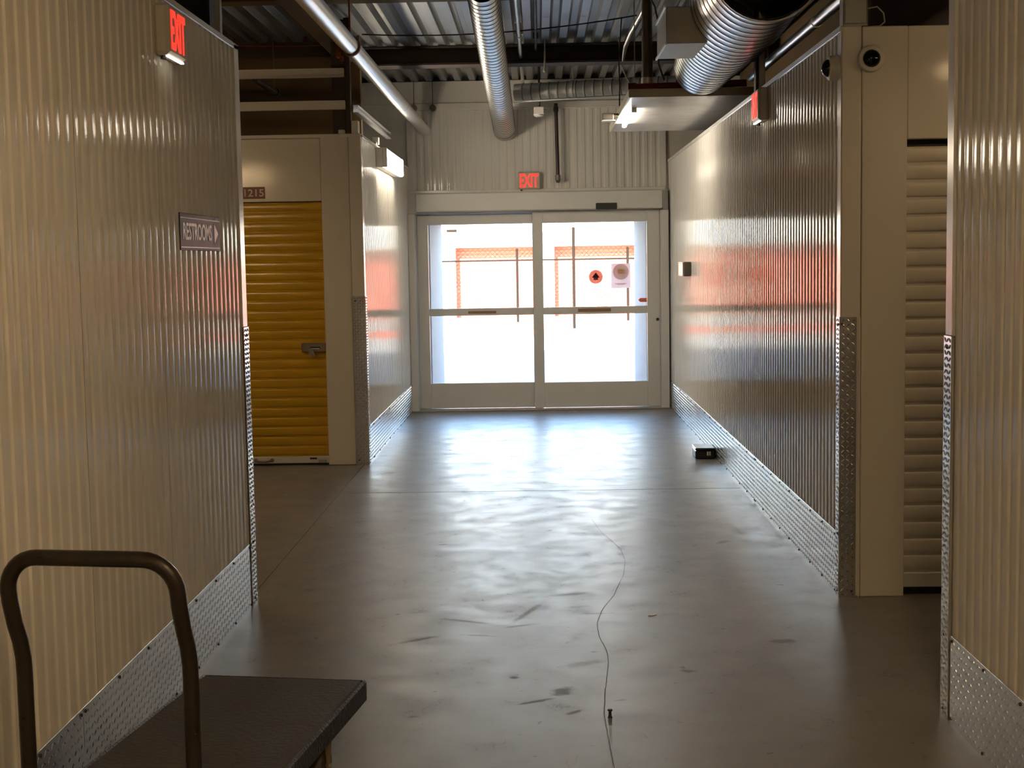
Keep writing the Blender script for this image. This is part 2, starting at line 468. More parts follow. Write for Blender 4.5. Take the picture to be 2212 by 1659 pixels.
def tread_plate(root, n, origin, w, h, screws=None, pitch=0.027, size=1.0, th=0.003, ht=0.0015, mrg=0.008):
    mb = MB().box(0, w, 0, h, -th, 0, 0.0008)
    p = part('plate', mb, M['plate'], root, fr(n, origin))
    part('tread_lugs', lug_mesh(w, h, pitch, mrg, size=size, ht=ht), M['plate'], p, Matrix.Identity(4), kind='stuff')
    for (sx, sy) in (screws or []):
        link('screw', screw_me, root, fr(n, Vector(origin) + Vector(AX[n][0]) * sx + Vector((0, 0, sy)) + Vector(AX[n][2]) * 0.001))
    return p

def kick(name, n, origin, lens, h=0.30, step=0.31):
    root = struct(name)
    x = 0
    for w in lens:
        k = max(2, int(w / step) + 1)
        sc = [(0.02 + (w - 0.04) * i / (k - 1), yy) for i in range(k) for yy in (0.015, h - 0.015)]
        tread_plate(root, n, Vector(origin) + Vector(AX[n][0]) * (x + 0.0015), w - 0.003, h, sc)
        x += w
    return root

# ------------------------------------------------------------------ floor, shell, ceiling
floor = struct('floor', MB().box(-7, 7, -5, 15.05, -0.2, 0), M['floor'])
part('joint', MB().box(-1.36, 1.37, 9.582, 9.588, -0.001, 0.0006), M['joint'], floor)
part('joint', MB().box(-1.415, -1.41, 6.5, 10.94, -0.001, 0.0006), M['joint'], floor)
crk = [(0.30, 8.5), (0.343, 8.064), (0.395, 7.8), (0.428, 7.585), (0.435, 7.285), (0.405, 6.971), (0.335, 6.549), (0.266, 6.265), (0.232, 6.031), (0.232, 5.811), (0.254, 5.606),
       (0.254, 5.439), (0.235, 5.217), (0.219, 5.012), (0.206, 4.803), (0.208, 4.594), (0.211, 4.432), (0.213, 4.282), (0.215, 4.0), (0.208, 3.6)]
cm_ = MB(); dense = []
for i in range(len(crk) - 1):
    for k in range(6):
        t = k / 6
        dense.append((crk[i][0] * (1 - t) + crk[i + 1][0] * t + random.uniform(-.0012, .0012), crk[i][1] * (1 - t) + crk[i + 1][1] * t))
for x, y in dense:
    w = 0.0009 + max(0, (8.0 - y)) * 0.00018 + random.uniform(-.0003, .0003)
    cm_.v += [(x - w, y, 0.0005), (x + w, y, 0.0005)]
for i in range(len(dense) - 1): cm_.f.append((2 * i, 2 * i + 1, 2 * i + 3, 2 * i + 2))
part('crack', cm_, M['crack'], floor)

DECK = 3.50
ceiling = struct('ceiling', MB().box(-7.2, 7.2, -5.2, 17, DECK + 0.06, DECK + 0.25), M['deck'])
dp = [(0.0, 0.0), (0.42, 0.0), (0.46, 0.15), (0.54, 0.85), (0.58, 1.0), (0.90, 1.0), (0.94, 0.85), (0.985, 0.15)]
deck_w = 0.152 * 6
me_deck = None
for i in range(-4, 4):
    mb = MB(); cols = []
    for k in range(6):
        for u, h in dp: cols.append(((k + u) * 0.152, h * 0.05))
    cols.append((deck_w, 0.0))
    if me_deck is None:
        for x, z in cols: mb.v += [(x, 5.0, z), (x, 15.0, z)]
        for j in range(len(cols) - 1): mb.f.append((2 * j, 2 * j + 2, 2 * j + 3, 2 * j + 1))
        me_deck = mb.mesh('deck_sheet', M['deck'], True, recalc=False)
    link('deck_sheet', me_deck, ceiling, Vector((i * deck_w - 0.1, 0, DECK)))

struct('wall_side_left', MB().box(-7.2, -7.0, -5.2, 15.0, 0, DECK + 0.1), M['brown'])
struct('wall_side_right', MB().box(7.0, 7.2, -5.2, 15.0, 0, DECK + 0.1), M['brown'])
struct('wall_back', MB().box(-7.2, 7.2, -5.2, -5.0, 0, DECK + 0.1), M['flat_paint'])
# brown boarded bulkhead over the storage units
struct('wall_upper_left', MB().box(-7.0, -1.52, 12.2, 12.3, 2.0, DECK + 0.05), M['brown'])
struct('wall_upper_right', MB().box(2.15, 2.25, 6.9, 15.0, 2.2, DECK + 0.05), M['brown'])

# --- left partition beside the camera
LX, RX = -1.374, 1.388
wl = struct('wall_left', MB().box(-1.50, LX - 0.016, -3, 6.485, 0, 2.60), M['core'])
w0 = 6 * PITCH_RIB; W11 = 11 * PITCH_RIB
ws = [W11] * 8 + [w0]
ribbed_panels(wl, '+x', (LX, 6.485 - sum(ws), 0.005), ws, 2.59, M['paint'])
struct('trim_1', MB().box(-1.515, LX + 0.006, -3, 6.50, 2.578, 2.605, 0.003), M['trim'])
struct('trim_2', MB().box(LX - 0.03, LX + 0.006, 6.405, 6.50, 1.31, 2.60, 0.003).box(-1.51, LX + 0.004, 6.49, 6.50, 1.31, 2.6), M['trim'])
g = struct('trim_3', MB().box(-1.51, LX + 0.008, 6.502, 6.506, 0, 1.31), M['plate'])
tread_plate(g, '+x', (LX + 0.010, 6.400, 0), 0.106, 1.31, [(0.05, 1.27), (0.05, 0.30), (0.05, 0.03)], pitch=0.0215, size=0.98, ht=0.0026, mrg=0.004)
kick('baseboard_left', '+x', (LX + 0.005, 6.40 - 2.4 * 4, 0), [2.4] * 4)

# --- left storage unit: front with the yellow door, and the side along the corridor
YU = 10.945
wu = struct('wall_left_unit', MB().box(-4.5, LX - 0.016, YU + 0.09, YU + 0.12, 2.085, 2.59).box(-1.69, LX - 0.016, YU + 0.09, YU + 0.12, 0, 2.59), M['core'])
part('jamb_panel', MB().box(-1.690, -1.470, YU, YU + 0.09, 0, 2.595, 0.006), M['flat_paint'], wu)
part('header_panel', MB().box(-4.5, -1.692, YU + 0.012, YU + 0.09, 2.085, 2.57, 0.004), M['flat_paint'], wu)
part('corner_panel', MB().box(-1.468, LX + 0.004, YU, YU + 0.09, 0, 2.595, 0.004), M['trim'], wu)
part('cap', MB().box(-4.5, LX + 0.004, YU - 0.004, YU + 0.10, 2.572, 2.60, 0.004), M['trim'], wu)
g = struct('trim_4', MB().box(-1.455, LX + 0.006, YU - 0.0045, YU - 0.0035, 0.001, 1.335), M['plate'])
tread_plate(g, '-y', (-1.466, YU - 0.006, 0), 0.096, 1.337, [(0.02, 1.3), (0.02, 0.04)], pitch=0.0215, size=0.98, ht=0.0026, mrg=0.004)
tread_plate(g, '+x', (LX + 0.010, YU - 0.006, 0), 0.075, 1.337, [(0.05, 0.31)], pitch=0.0215, size=0.98, ht=0.0026, mrg=0.004)
wlf = struct('wall_left_far', MB().box(-1.47, LX - 0.016, YU + 0.12, 14.98, 0, 2.585), M['core'])
ws = [W11] * 4 + [14.97 - YU - 0.09 - 4 * W11]
ribbed_panels(wlf, '+x', (LX, YU + 0.09, 0.005), ws, 2.58, M['paint'])
struct('trim_5', MB().box(-1.48, LX + 0.006, YU + 0.10, 14.98, 2.575, 2.60, 0.003), M['trim'])
kick('baseboard_left_far', '+x', (LX + 0.005, YU + 0.07, 0), [0.28, 1.2, 2.28])

# --- right partition beside the camera
wrn = struct('wall_right_near', MB().box(RX + 0.016, 1.52, -3, 4.765, 0, 2.63), M['core'])
ws = [6 * PITCH_RIB] + [W11] * 7
ribbed_panels(wrn, '-x', (RX, 4.765, 0.005), ws, 2.62, M['paint'])
struct('trim_6', MB().box(RX - 0.006, 1.53, -3, 4.775, 2.61, 2.64, 0.003), M['trim'])
struct('trim_7', MB().box(RX - 0.007, RX + 0.03, 4.70, 4.775, 1.32, 2.61, 0.003), M['trim'])
g = struct('trim_8', MB().box(RX - 0.008, 1.52, 4.776, 4.780, 0, 1.32), M['plate'])
tread_plate(g, '-x', (RX - 0.010, 4.780, 0), 0.085, 1.32, [(0.04, 1.28), (0.04, 0.29), (0.04, 0.03)], pitch=0.0215, size=0.98, ht=0.0026, mrg=0.004)
kick('baseboard_right_near', '-x', (RX - 0.005, 4.688, 0), [2.4] * 3)

# --- right wall and the white storage unit
YV = 6.45
wr = struct('wall_right', MB().box(RX + 0.016, 1.47, YV + 0.1, 14.98, 0, 2.615), M['core'])
ws = [14.97 - YV - 0.02 - 9 * W11] + [W11] * 9
ribbed_panels(wr, '-x', (RX, 14.97, 0.005), ws, 2.61, M['paint'])
struct('trim_9', MB().box(RX - 0.006, 1.48, YV + 0.02, 14.98, 2.605, 2.635, 0.003), M['trim'])
kick('baseboard_right', '-x', (RX - 0.005, 14.90, 0), [1.1, 2.4, 2.4, 2.48])
wv = struct('wall_right_unit', MB().box(RX + 0.016, 1.68, YV + 0.08, YV + 0.11, 0, 2.62).box(1.68, 4.5, YV + 0.08, YV + 0.11, 2.12, 2.62), M['core'])
part('corner_panel', MB().box(RX - 0.004, 1.476, YV, YV + 0.08, 0, 2.63, 0.006), M['trim'], wv)
part('jamb_panel', MB().box(1.4795, 1.684, YV + 0.001, YV + 0.08, 0, 2.625, 0.004), M['flat_paint'], wv)
part('header_panel', MB().box(1.686, 4.5, YV + 0.006, YV + 0.08, 2.118, 2.625, 0.004), M['flat_paint'], wv)
part('edge_strip', MB().box(1.468, 1.476, YV - 0.004, YV + 0.002, 0, 1.31, 0.001), M['trim'], wv)
g = struct('trim_10', MB().box(RX - 0.006, 1.455, YV - 0.0045, YV - 0.0035, 0.001, 1.31), M['plate'])
tread_plate(g, '-y', (RX - 0.008, YV - 0.007, 0), 0.078, 1.312, [(0.01, 1.28), (0.06, 0.03)], pitch=0.0215, size=0.98, ht=0.0026, mrg=0.004)
tread_plate(g, '-x', (RX - 0.010, YV + 0.064, 0), 0.07, 1.312, [(0.05, 1.28), (0.05, 0.30), (0.05, 0.03)], pitch=0.0215, size=0.98, ht=0.0026, mrg=0.004)

# --- end wall around the entrance
YE = 14.97
we = struct('wall_end', MB().box(-7.1, -1.39, YE + 0.02, YE + 0.13, 0, DECK).box(1.40, 7.1, YE + 0.02, YE + 0.13, 0, DECK).box(-1.39, 1.40, YE + 0.02, YE + 0.13, 2.30, DECK), M['flat_paint'])
ribbed_panels(we, '-y', (-1.362, YE, 2.33), [W11, W11, 2.70 - 2 * W11], 0.87, M['paint'])
struct('trim_11', MB().box(-1.375, 1.355, YE - 0.03, YE + 0.02, 3.19, 3.265, 0.004), M['trim'])
struct('trim_12', MB().box(-1.375, 1.355, YE - 0.035, YE + 0.02, 2.318, 2.350, 0.003), M['trim'])
struct('trim_13', MB().box(-1.385, -1.345, YE - 0.012, YE + 0.02, 2.35, 3.20, 0.003), M['trim'])
struct('trim_14', MB().box(1.325, 1.365, YE - 0.012, YE + 0.02, 2.35, 3.20, 0.003), M['trim'])
part('upper_panel', MB().box(-2.5, 2.5, YE - 0.004, YE + 0.02, 3.265, DECK - 0.005, 0.003), M['flat_paint'], we)

# --- outside block of the building around the porch, with its parapet
struct('wall_outside_left', MB().box(-8.2, -1.175, 15.12, 17.0, -0.05, 4.6, 0.01), M['porch'])
struct('wall_outside_right', MB().box(1.155, 8.2, 15.12, 17.0, -0.05, 4.6, 0.01), M['porch'])
struct('wall_outside_top', MB().box(-1.175, 1.155, 15.12, 17.0, 2.035, 4.6, 0.01), M['porch'])
struct('pavement', MB().box(-45, 45, 15.05, 90, -0.25, -0.005), M['out_ground'])

# ------------------------------------------------------------------ sliding entrance door
d1 = struct('door_1')
part('header', MB().box(-1.375, 1.365, 14.90, 15.0, 2.10, 2.32, 0.004), M['door_alu'], d1)
hb = part('operator_cover', MB().box(-1.285, 1.305, 14.72, 14.90, 2.118, 2.308, 0.008), M['door_alu'], d1)
part('sensor', MB().box(0.605, 0.825, 14.70, 14.72, 2.112, 2.178, 0.004), M['black'], hb, label='black motion sensor under the door header')
part('jamb', MB().box(-1.375, -1.302, 14.76, 15.0, 0, 2.10, 0.004), M['door_alu'], d1)
part('jamb', MB().box(1.287, 1.368, 14.76, 15.0, 0, 2.10, 0.004), M['door_alu'], d1)
part('jamb', MB().box(-1.375, -1.290, 14.80, 14.90, 2.10, 2.315, 0.004), M['door_alu'], d1)
part('jamb', MB().box(1.31, 1.368, 14.80, 14.90, 2.10, 2.315, 0.004), M['door_alu'], d1)
part('threshold', MB().box(-1.38, 1.38, 14.74, 15.05, 0, 0.012, 0.004), M['galv_dull'], d1)
def leaf(x0, x1, gx0, gx1, y0, y1, top):
    mb = MB()
    mb.box(x0, gx0, y0, y1, 0.016, top, 0.004).box(gx1, x1, y0, y1, 0.016, top, 0.004)
    for a, c in ((0.016, 0.288), (1.012, 1.090), (1.985, top)): mb.box(gx0, gx1, y0, y1, a, c, 0.004)
    o = part('leaf', mb, M['door_alu'], d1)
    ym = (y0 + y1) / 2
    for a, c in ((0.288, 1.012), (1.090, 1.985)):
        part('glass_pane', MB().box(gx0, gx1, ym - 0.003, ym + 0.003, a, c), M['glass'], o)
    return o
l1 = leaf(-1.296, 0.030, -1.180, -0.067, 14.945, 14.985, 2.085)
l2 = leaf(-0.064, 1.284, 0.045, 1.147, 14.885, 14.925, 2.105)
part('rail_label', MB().box(-0.765, -0.465, 14.9435, 14.945, 1.032, 1.060), M['rail_label'], l1, label='brown strip label on the middle rail')
o = MB().box(0.41, 0.76, 14.8835, 14.885, 1.035, 1.072)
part('rail_label', o, M['rail_label'], l2, label='brown strip label on the middle rail')
part('lock_knob', MB().lathe((1.255, 14.885, 0.945), (0, -1, 0), [(0, 0.016), (0.012, 0.014), (0.016, 0.008)], 14), M['steel_dark'], l2, smooth=True)

# ------------------------------------------------------------------ rolling doors
def slat_mesh(w, h, material, dep):
    mb = MB()
    prof = [(0, -dep), (0.10 * h, -dep), (0.16 * h, -dep * .25), (0.22 * h, 0), (0.50 * h, 0.0012), (0.86 * h, 0), (0.92 * h, -dep * .25), (0.97 * h, -dep), (h, -dep)]
    for y, z in prof: mb.v += [(0, y, z), (w, y, z)]
    for i in range(len(prof) - 1): mb.f.append((2 * i, 2 * i + 1, 2 * i + 3, 2 * i + 2))
    mb.v += [(0, 0, -dep - .004), (w, 0, -dep - .004), (0, h, -dep - .004), (w, h, -dep - .004)]
    k = len(mb.v); mb.f.append((k - 4, k - 2, k - 1, k - 3))
    return mb.mesh('slat', material, True, recalc=False)

d2 = struct('door_2')
n2_ = 26; z0 = 0.072; hh = (2.078 - z0) / n2_
sm = slat_mesh(2.6, hh, M['yellow'], 0.008)
for i in range(n2_):
    link('slat', sm, d2, fr('-y', (-4.288, YU + 0.045 + random.uniform(-.0012, .0012), z0 + i * hh)))
bb = part('bottom_bar', MB().box(-4.288, -1.692, YU + 0.030, YU + 0.075, 0.014, 0.070, 0.005), M['white_plastic'], d2)
part('pull_handle', MB().tube([(-2.275, YU + 0.03, 0.042), (-2.262, YU + 0.012, 0.038), (-2.215, YU + 0.006, 0.034), (-2.165, YU + 0.012, 0.038), (-2.152, YU + 0.03, 0.042)], 0.0085, 10)
     .lathe((-2.278, YU + 0.03, 0.042), (0, -1, 0), [(0, 0.016), (0.006, 0.014)], 14).lathe((-2.148, YU + 0.03, 0.042), (0, -1, 0), [(0, 0.016), (0.006, 0.014)], 14), M['latch'], bb, smooth=True)
part('slot_plate', MB().box(-1.845, -1.790, YU + 0.026, YU + 0.031, 0.046, 0.060, 0.001), M['steel_dark'], bb)
part('stop_block', MB().box(-1.775, -1.715, YU + 0.010, YU + 0.030, 0.016, 0.044, 0.004), M['galv_dull'], bb)
part('seal', MB().box(-4.288, -1.692, YU + 0.045, YU + 0.06, 0.001, 0.014), M['black'], d2)
lt = part('latch', MB().box(-1.882, -1.694, YU + 0.004, YU + 0.040, 0.905, 0.972, 0.003), M['latch'], d2)
part('bolt_slot', MB().box(-1.815, -1.735, YU + 0.0005, YU + 0.004, 0.928, 0.944, 0.001), M['steel_dark'], lt)
part('slide_bolt', MB().box(-1.810, -1.740, YU - 0.006, YU + 0.003, 0.924, 0.934, 0.002), M['galv'], lt)
part('latch_tab', MB().prism([(-1.822, 0.925), (-1.795, 0.925), (-1.785, 0.893), (-1.772, 0.875), (-1.795, 0.868), (-1.825, 0.892)], 0, 0.012), M['latch'], lt,
     Matrix.Translation((0, YU + 0.004, 0)) @ Matrix.Rotation(math.radians(90), 4, 'X'))
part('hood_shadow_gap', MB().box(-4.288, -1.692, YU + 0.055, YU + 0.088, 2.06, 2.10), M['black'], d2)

d3 = struct('door_3')
n3_ = 25; z0 = 0.108; hh = (2.086 - z0) / n3_
sm = slat_mesh(1.6, hh, M['white_door'], 0.009)
for i in range(n3_):
    link('slat', sm, d3, fr('-y', (1.688, YV + 0.040 + random.uniform(-.001, .001), z0 + i * hh)))
part('bottom_bar', MB().box(1.688, 3.288, YV + 0.030, YV + 0.07, 0.036, 0.106, 0.004), M['white_plastic'], d3)
part('seal', MB().box(1.688, 3.288, YV + 0.045, YV + 0.06, 0.001, 0.036), M['black'], d3)
part('curtain_gap_shade', MB().box(1.688, 3.288, YV + 0.055, YV + 0.078, 2.07, 2.13), M['black'], d3)  # black strip put in for the darkness of the gap above the slats

# ------------------------------------------------------------------ roof steel
struct('beam_1', MB().box(-7, 7, 12.50, 12.72, 3.325, 3.345, 0.003).box(-7, 7, 12.60, 12.62, 3.345, 3.48).box(-7, 7, 12.50, 12.72, 3.478, 3.496, 0.003), M['beam'])
struct('beam_2', MB().box(-7, 7, 9.95, 10.10, 3.435, 3.45, 0.003).box(-7, 7, 10.02, 10.03, 3.45, 3.49), M['brown'])
struct('beam_3', MB().box(-1.70, -1.50, 6.7, 12.4, 3.32, 3.34, 0.003).box(-1.61, -1.59, 6.7, 12.4, 3.34, 3.48), M['brown'])

def channel(name, p0, p1, h, d, out, material):
    """lipped C section from p0 to p1, h tall, d deep, open towards out (unit vector)"""
    p0, p1, out = Vector(p0), Vector(p1), Vector(out)
    prof = [(0, 0), (d, 0), (d, 0.012), (d - 0.003, 0.012), (d - 0.003, 0.003), (0.003, 0.003), (0.003, h - 0.003), (d - 0.003, h - 0.003), (d - 0.003, h - 0.016), (d, h - 0.016), (d, h), (0, h)]
    mb = MB(); n = len(prof)
    for q in (p0, p1): mb.v += [tuple(q + out * a + Vector((0, 0, b2))) for a, b2 in prof]
    mb.f += [(k, (k + 1) % n, n + (k + 1) % n, n + k) for k in range(n)]
    return struct(name, mb, material)
channel('trim_17', (-4.4, 10.98, 3.035), (-1.49, 10.98, 3.035), 0.068, 0.04, (0, -1, 0), M['trim'])
channel('trim_18', (-4.4, 10.98, 2.788), (-1.487, 10.98, 2.788), 0.068, 0.04, (0, -1, 0), M['trim'])
channel('trim_19', (-1.43, 10.99, 2.765), (-1.43, 13.4, 2.765), 0.06, 0.04, (1, 0, 0), M['galv'])
struct('column_1', MB().box(-1.485, -1.445, 10.965, 11.03, 2.60, 3.49, 0.003).box(-1.60, -1.485, 11.05, 11.06, 2.60, 3.49), M['beam'])
struct('column_2', MB().box(-1.497, -1.470, 6.60, 6.65, 2.60, 3.49, 0.003), M['galv_dull'])
struct('column_3', MB().box(1.415, 1.455, 9.02, 9.08, 2.635, 3.49, 0.003), M['galv_dull'])
struct('column_4', MB().box(1.395, 1.413, 9.02, 9.10, 2.635, 3.49, 0.003), M['beam'])

# ------------------------------------------------------------------ ducts and pipes
def seam_rings(c, ax, prof, lift=0.0022, w=0.007, n=36):
    mb = MB(); last = None
    c = Vector(c); ax = Vector(ax).normalized()
    for k in range(4, len(prof) - 1, 4):
        t, rr_ = prof[k]
        mb.lathe(c, ax, [(t - w, rr_), (t - w * .6, rr_ + lift), (t + w * .1, rr_ + lift), (t + w * .4, rr_)], n, cap=False)
    return mb

def seam_path(p0, p1, r0, r1, pitch, ridge=0.0012, n=36):
    p0, p1 = Vector(p0), Vector(p1); ax = p1 - p0; ln = ax.length
    prof = []; k = int(ln / pitch)
    for i in range(k):
        for u, e in ((0, 0), (0.82, 0), (0.86, 1), (0.94, 1)):
            t = (i + u) * ln / k; r = r0 + (r1 - r0) * t / ln
            prof.append((t, r + e * ridge))
    prof.append((ln, r1))
    return p0, ax, prof

sd = thing('spiral_duct', 'thin silver spiral duct running along the middle of the ceiling to the end wall', 'duct', Vector((-0.345, 9.3, 3.385)))
mb = MB(); c, ax, pr = seam_path((0, 0, 0), (0.003, 5.45, -0.405), 0.108, 0.112, 0.105)
mb.lathe(c, ax, pr, 32, cap=False); mb.lathe(c, ax, [(0, 0.100), (ax.length, 0.104)], 32, cap=False)
part('tube', mb, M['galv'], sd, smooth=True)
part('seam', seam_rings(c, ax, pr, 0.0032, 0.010), M['seam'], sd, smooth=True, kind='stuff')
mb = MB(); mb.lathe((0.003, 5.45, -0.405), ax, [(-0.02, 0.117), (0.0, 0.120), (0.14, 0.120), (0.15, 0.114)], 32, cap=False)
part('end_collar', mb, M['galv_dull'], sd, smooth=True)

xd = thing('cross_duct', 'dull spiral duct crossing the ceiling in front of the end wall', 'duct', Vector((-0.20, 13.55, 3.195)))
mb = MB(); c, ax, pr = seam_path((0, 0, 0), (1.6, -0.42, 0.0), 0.082, 0.082, 0.085, 0.004)
mb.lathe(c, ax, pr, 28)
part('tube', mb, M['galv_dull'], xd, smooth=True)
part('seam', seam_rings(c, ax, pr, 0.0032, 0.008), M['seam'], xd, smooth=True, kind='stuff')
part('strap', MB().lathe(c, ax, [(0.55, 0.086), (0.55, 0.09), (0.58, 0.09), (0.58, 0.086)], 24, cap=False).tube([(0.55, -0.15, 0.085), (0.55, -0.15, 0.30)], 0.004, 6), M['galv_dull'], xd, smooth=True)
cd = tag(link('conduit', MB().tube([(-0.215, 13.395, 3.09), (0.86, 13.10, 3.10)], 0.010, 10).lathe((0.3, 13.253, 3.0975), (1, -0.27, 0), [(-0.02, 0.013), (0.02, 0.013)], 10).mesh('conduit', M['galv'], True)),
         'thin bright conduit slung just below the dull cross duct', 'conduit')

# large open spiral duct over the right wall
bd = thing('large_spiral_duct', 'large shiny spiral duct tapering away above the right wall, its near mouth open', 'duct', Vector((1.20, 7.4, 3.10)))
st = [(0.0, 0.0, 0.0, 0.285), (0.0, 0.9, -0.03, 0.300), (-0.01, 1.3, -0.055, 0.285), (-0.03, 2.65, -0.165, 0.195)]
def duct_c(t):
    for i in range(3):
        a, b2 = st[i], st[i + 1]
        if t <= b2[1]:
            u = (t - a[1]) / (b2[1] - a[1]); return [a[k] * (1 - u) + b2[k] * u for k in range(4)]
    return list(st[-1])
mb = MB(); rings = []; t = 0.0
while t < 2.65:
    for u, e in ((0, 0), (0.088, 0), (0.092, 1), (0.100, 1)):
        if t + u < 2.65:
            q = duct_c(t + u); rings.append((q[0], t + u, q[2], q[3] + e * 0.0012))
    t += 0.105
N = 44
for (x, y, z, r) in rings:
    for k in range(N):
        w = 2 * math.pi * k / N
        mb.v.append((x + r * math.cos(w), y, z + r * math.sin(w)))
mb.f += [(i * N + k, i * N + (k + 1) % N, (i + 1) * N + (k + 1) % N, (i + 1) * N + k) for i in range(len(rings) - 1) for k in range(N)]
part('tube', mb, M['galv'], bd, smooth=True)
mb = MB()
for k in range(4, len(rings) - 1, 4):
    x, y, z, rr_ = rings[k]
    mb.lathe((x, y, z), (0, 1, 0), [(-0.007, rr_), (-0.005, rr_ + .0035), (0.0, rr_ + .0035), (0.003, rr_)], N, cap=False)
part('seam', mb, M['seam'], bd, smooth=True, kind='stuff')
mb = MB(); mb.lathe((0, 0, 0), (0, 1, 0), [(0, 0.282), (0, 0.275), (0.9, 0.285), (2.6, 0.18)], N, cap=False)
part('inner_shade', mb, M['black'], bd, smooth=True)  # black inner skin stands in for the shade inside the open duct
mb = MB(); mb.lathe((0, -0.01, 0), (0, 1, 0), [(0, 0.290), (0, 0.298), (0.03, 0.298), (0.03, 0.290)], N, cap=False)
part('mouth_ring', mb, M['galv'], bd, smooth=True)
mb = MB(); mb.lathe((-0.03, 2.645, -0.165), (0, 1, 0), [(0, 0.196), (0.04, 0.19), (0.06, 0.12)], N)
part('end_cap', mb, M['galv_dull'], bd, smooth=True)
tk = part('take_off_box', MB().box(-0.437, -0.20, 0.90, 1.53, -0.258, -0.045, 0.004), M['galv_dull'], bd)
for z in (-0.266, -0.050): part('flange', MB().box(-0.447, -0.437, 0.89, 1.54, z, z + .014), M['galv'], tk)

# silver pipe along the left of the corridor
pp = thing('silver_pipe', 'long bright silver pipe running along the ceiling to the end wall', 'pipe', Vector((-1.19, 6.5, 2.985)))
part('tube', MB().lathe((0, 0, 0), (0, 1, 0), [(0, 0.056), (8.43, 0.056)], 28, cap=False), M['galv'], pp, smooth=True)
part('coupling', MB().lathe((0, 6.0, 0), (0, 1, 0), [(0, 0.056), (0, 0.0575), (0.012, 0.0575), (0.012, 0.056)], 28, cap=False), M['galv_dull'], pp, smooth=True)
part('end_cap', MB().lathe((0, 8.43, 0), (0, 1, 0), [(0, 0.056), (0.02, 0.052), (0.03, 0.03)], 28), M['steel_dark'], pp, smooth=True)
ring = [(0.066 * math.cos(a), 2.58, 0.066 * math.sin(a)) for a in [math.radians(90 + i * 15) for i in range(25)]]
hg = thing('pipe_hanger', 'rusty red clevis hanger holding the silver pipe', 'hanger', Vector((-1.19, 6.5, 2.985)))
mb = MB()
for i in range(24):
    a0, a1 = math.radians(90 + i * 15), math.radians(105 + i * 15)
    q = [(0.0585, a0), (0.067, a0), (0.067, a1), (0.0585, a1)]
    o = len(mb.v)
    for y in (2.56, 2.60): mb.v += [(r * math.cos(a), y, r * math.sin(a)) for r, a in q]
    mb.f += [(o, o + 1, o + 2, o + 3), (o + 7, o + 6, o + 5, o + 4), (o + 1, o + 5, o + 6, o + 2), (o, o + 3, o + 7, o + 4)]
part('strap', mb, M['rust'], hg, smooth=True)
part('bracket', MB().box(-0.092, -0.062, 2.55, 2.61, -0.075, 0.02, 0.006).box(-0.07, -0.045, 2.57, 2.59, -0.095, -0.06, 0.004), M['rust'], hg)
part('rod', MB().tube([(0.0, 2.58, 0.064), (0.0, 2.58, 0.505)], 0.006, 8), M['rust'], hg, smooth=True)

# conduits under the deck
tag(link('ceiling_conduit', MB().tube([(-0.135, 8.6, 3.395), (-0.135, 14.9, 3.395)], 0.017, 12).lathe((-0.135, 11.4, 3.395), (0, 1, 0), [(0, 0.024), (0.05, 0.024)], 12)
         .box(-0.17, -0.10, 11.42, 11.45, 3.405, 3.498, 0.003).mesh('ceiling_conduit', M['galv'], True)), 'bright conduit strapped under the roof deck beside the thin spiral duct', 'conduit')
tag(link('ceiling_conduit', MB().tube([(0.0, 8.6, 3.44), (0.0, 12.5, 3.44)], 0.012, 10).box(-0.02, 0.02, 11.9, 11.93, 3.445, 3.498, 0.002).mesh('ceiling_conduit', M['steel_dark'], True)), 'dark thin conduit under the deck that stops at the cross beam', 'conduit')
tag(link('threaded_rod', MB().tube([(0.075, 12.3, 3.22), (0.078, 12.3, 3.40)], 0.0085, 8).lathe((0.075, 12.3, 3.215), (0, 0, 1), [(0, 0.006), (0.004, 0.013), (0.02, 0.013), (0.024, 0.008)], 8).tube([(0.078, 12.3, 3.40), (0.08, 12.3, 3.50)], 0.006, 8).mesh('threaded_rod', M['wire_white'], True)), 'short white threaded rod hanging in front of the dark beam', 'rod')
vp = thing('vertical_pipe', 'brown grey vertical pipe dropping from the deck beside the large duct', 'pipe', Vector((0.82, 10.45, 2.82)))
part('tube', MB().tube([(0, 0, 0), (0, 0, 0.68)], 0.040, 18), M['pipe_brown'], vp, smooth=True)
part('coupling', MB().lathe((0, 0, 0.03), (0, 0, 1), [(0, 0.041), (0.0, 0.046), (0.07, 0.046), (0.07, 0.041)], 18), M['galv'], vp, smooth=True)
bp_ = thing('black_pipe', 'black iron pipe standing against the ribbed end wall right of the exit sign', 'pipe', Vector((0.215, 14.86, 2.43)))
part('tube', MB().tube([(0, 0, 0.03), (-0.012, 0, 0.80)], 0.020, 14), M['steel_dark'], bp_, smooth=True)
part('coupling', MB().lathe((0, 0, 0), (0, 0, 1), [(0, 0.022), (0, 0.028), (0.055, 0.028), (0.055, 0.022)], 14), M['pipe_brown'], bp_, smooth=True)
part('coupling', MB().lathe((-0.0115, 0, 0.715), (0, 0, 1), [(0, 0.022), (0, 0.027), (0.05, 0.027), (0.05, 0.022)], 14), M['steel_dark'], bp_, smooth=True)
part('elbow', MB().tube([(0, 0, 0.02), (0, 0.03, 0.0), (0, 0.10, 0.0)], 0.024, 12), M['pipe_brown'], bp_, smooth=True)
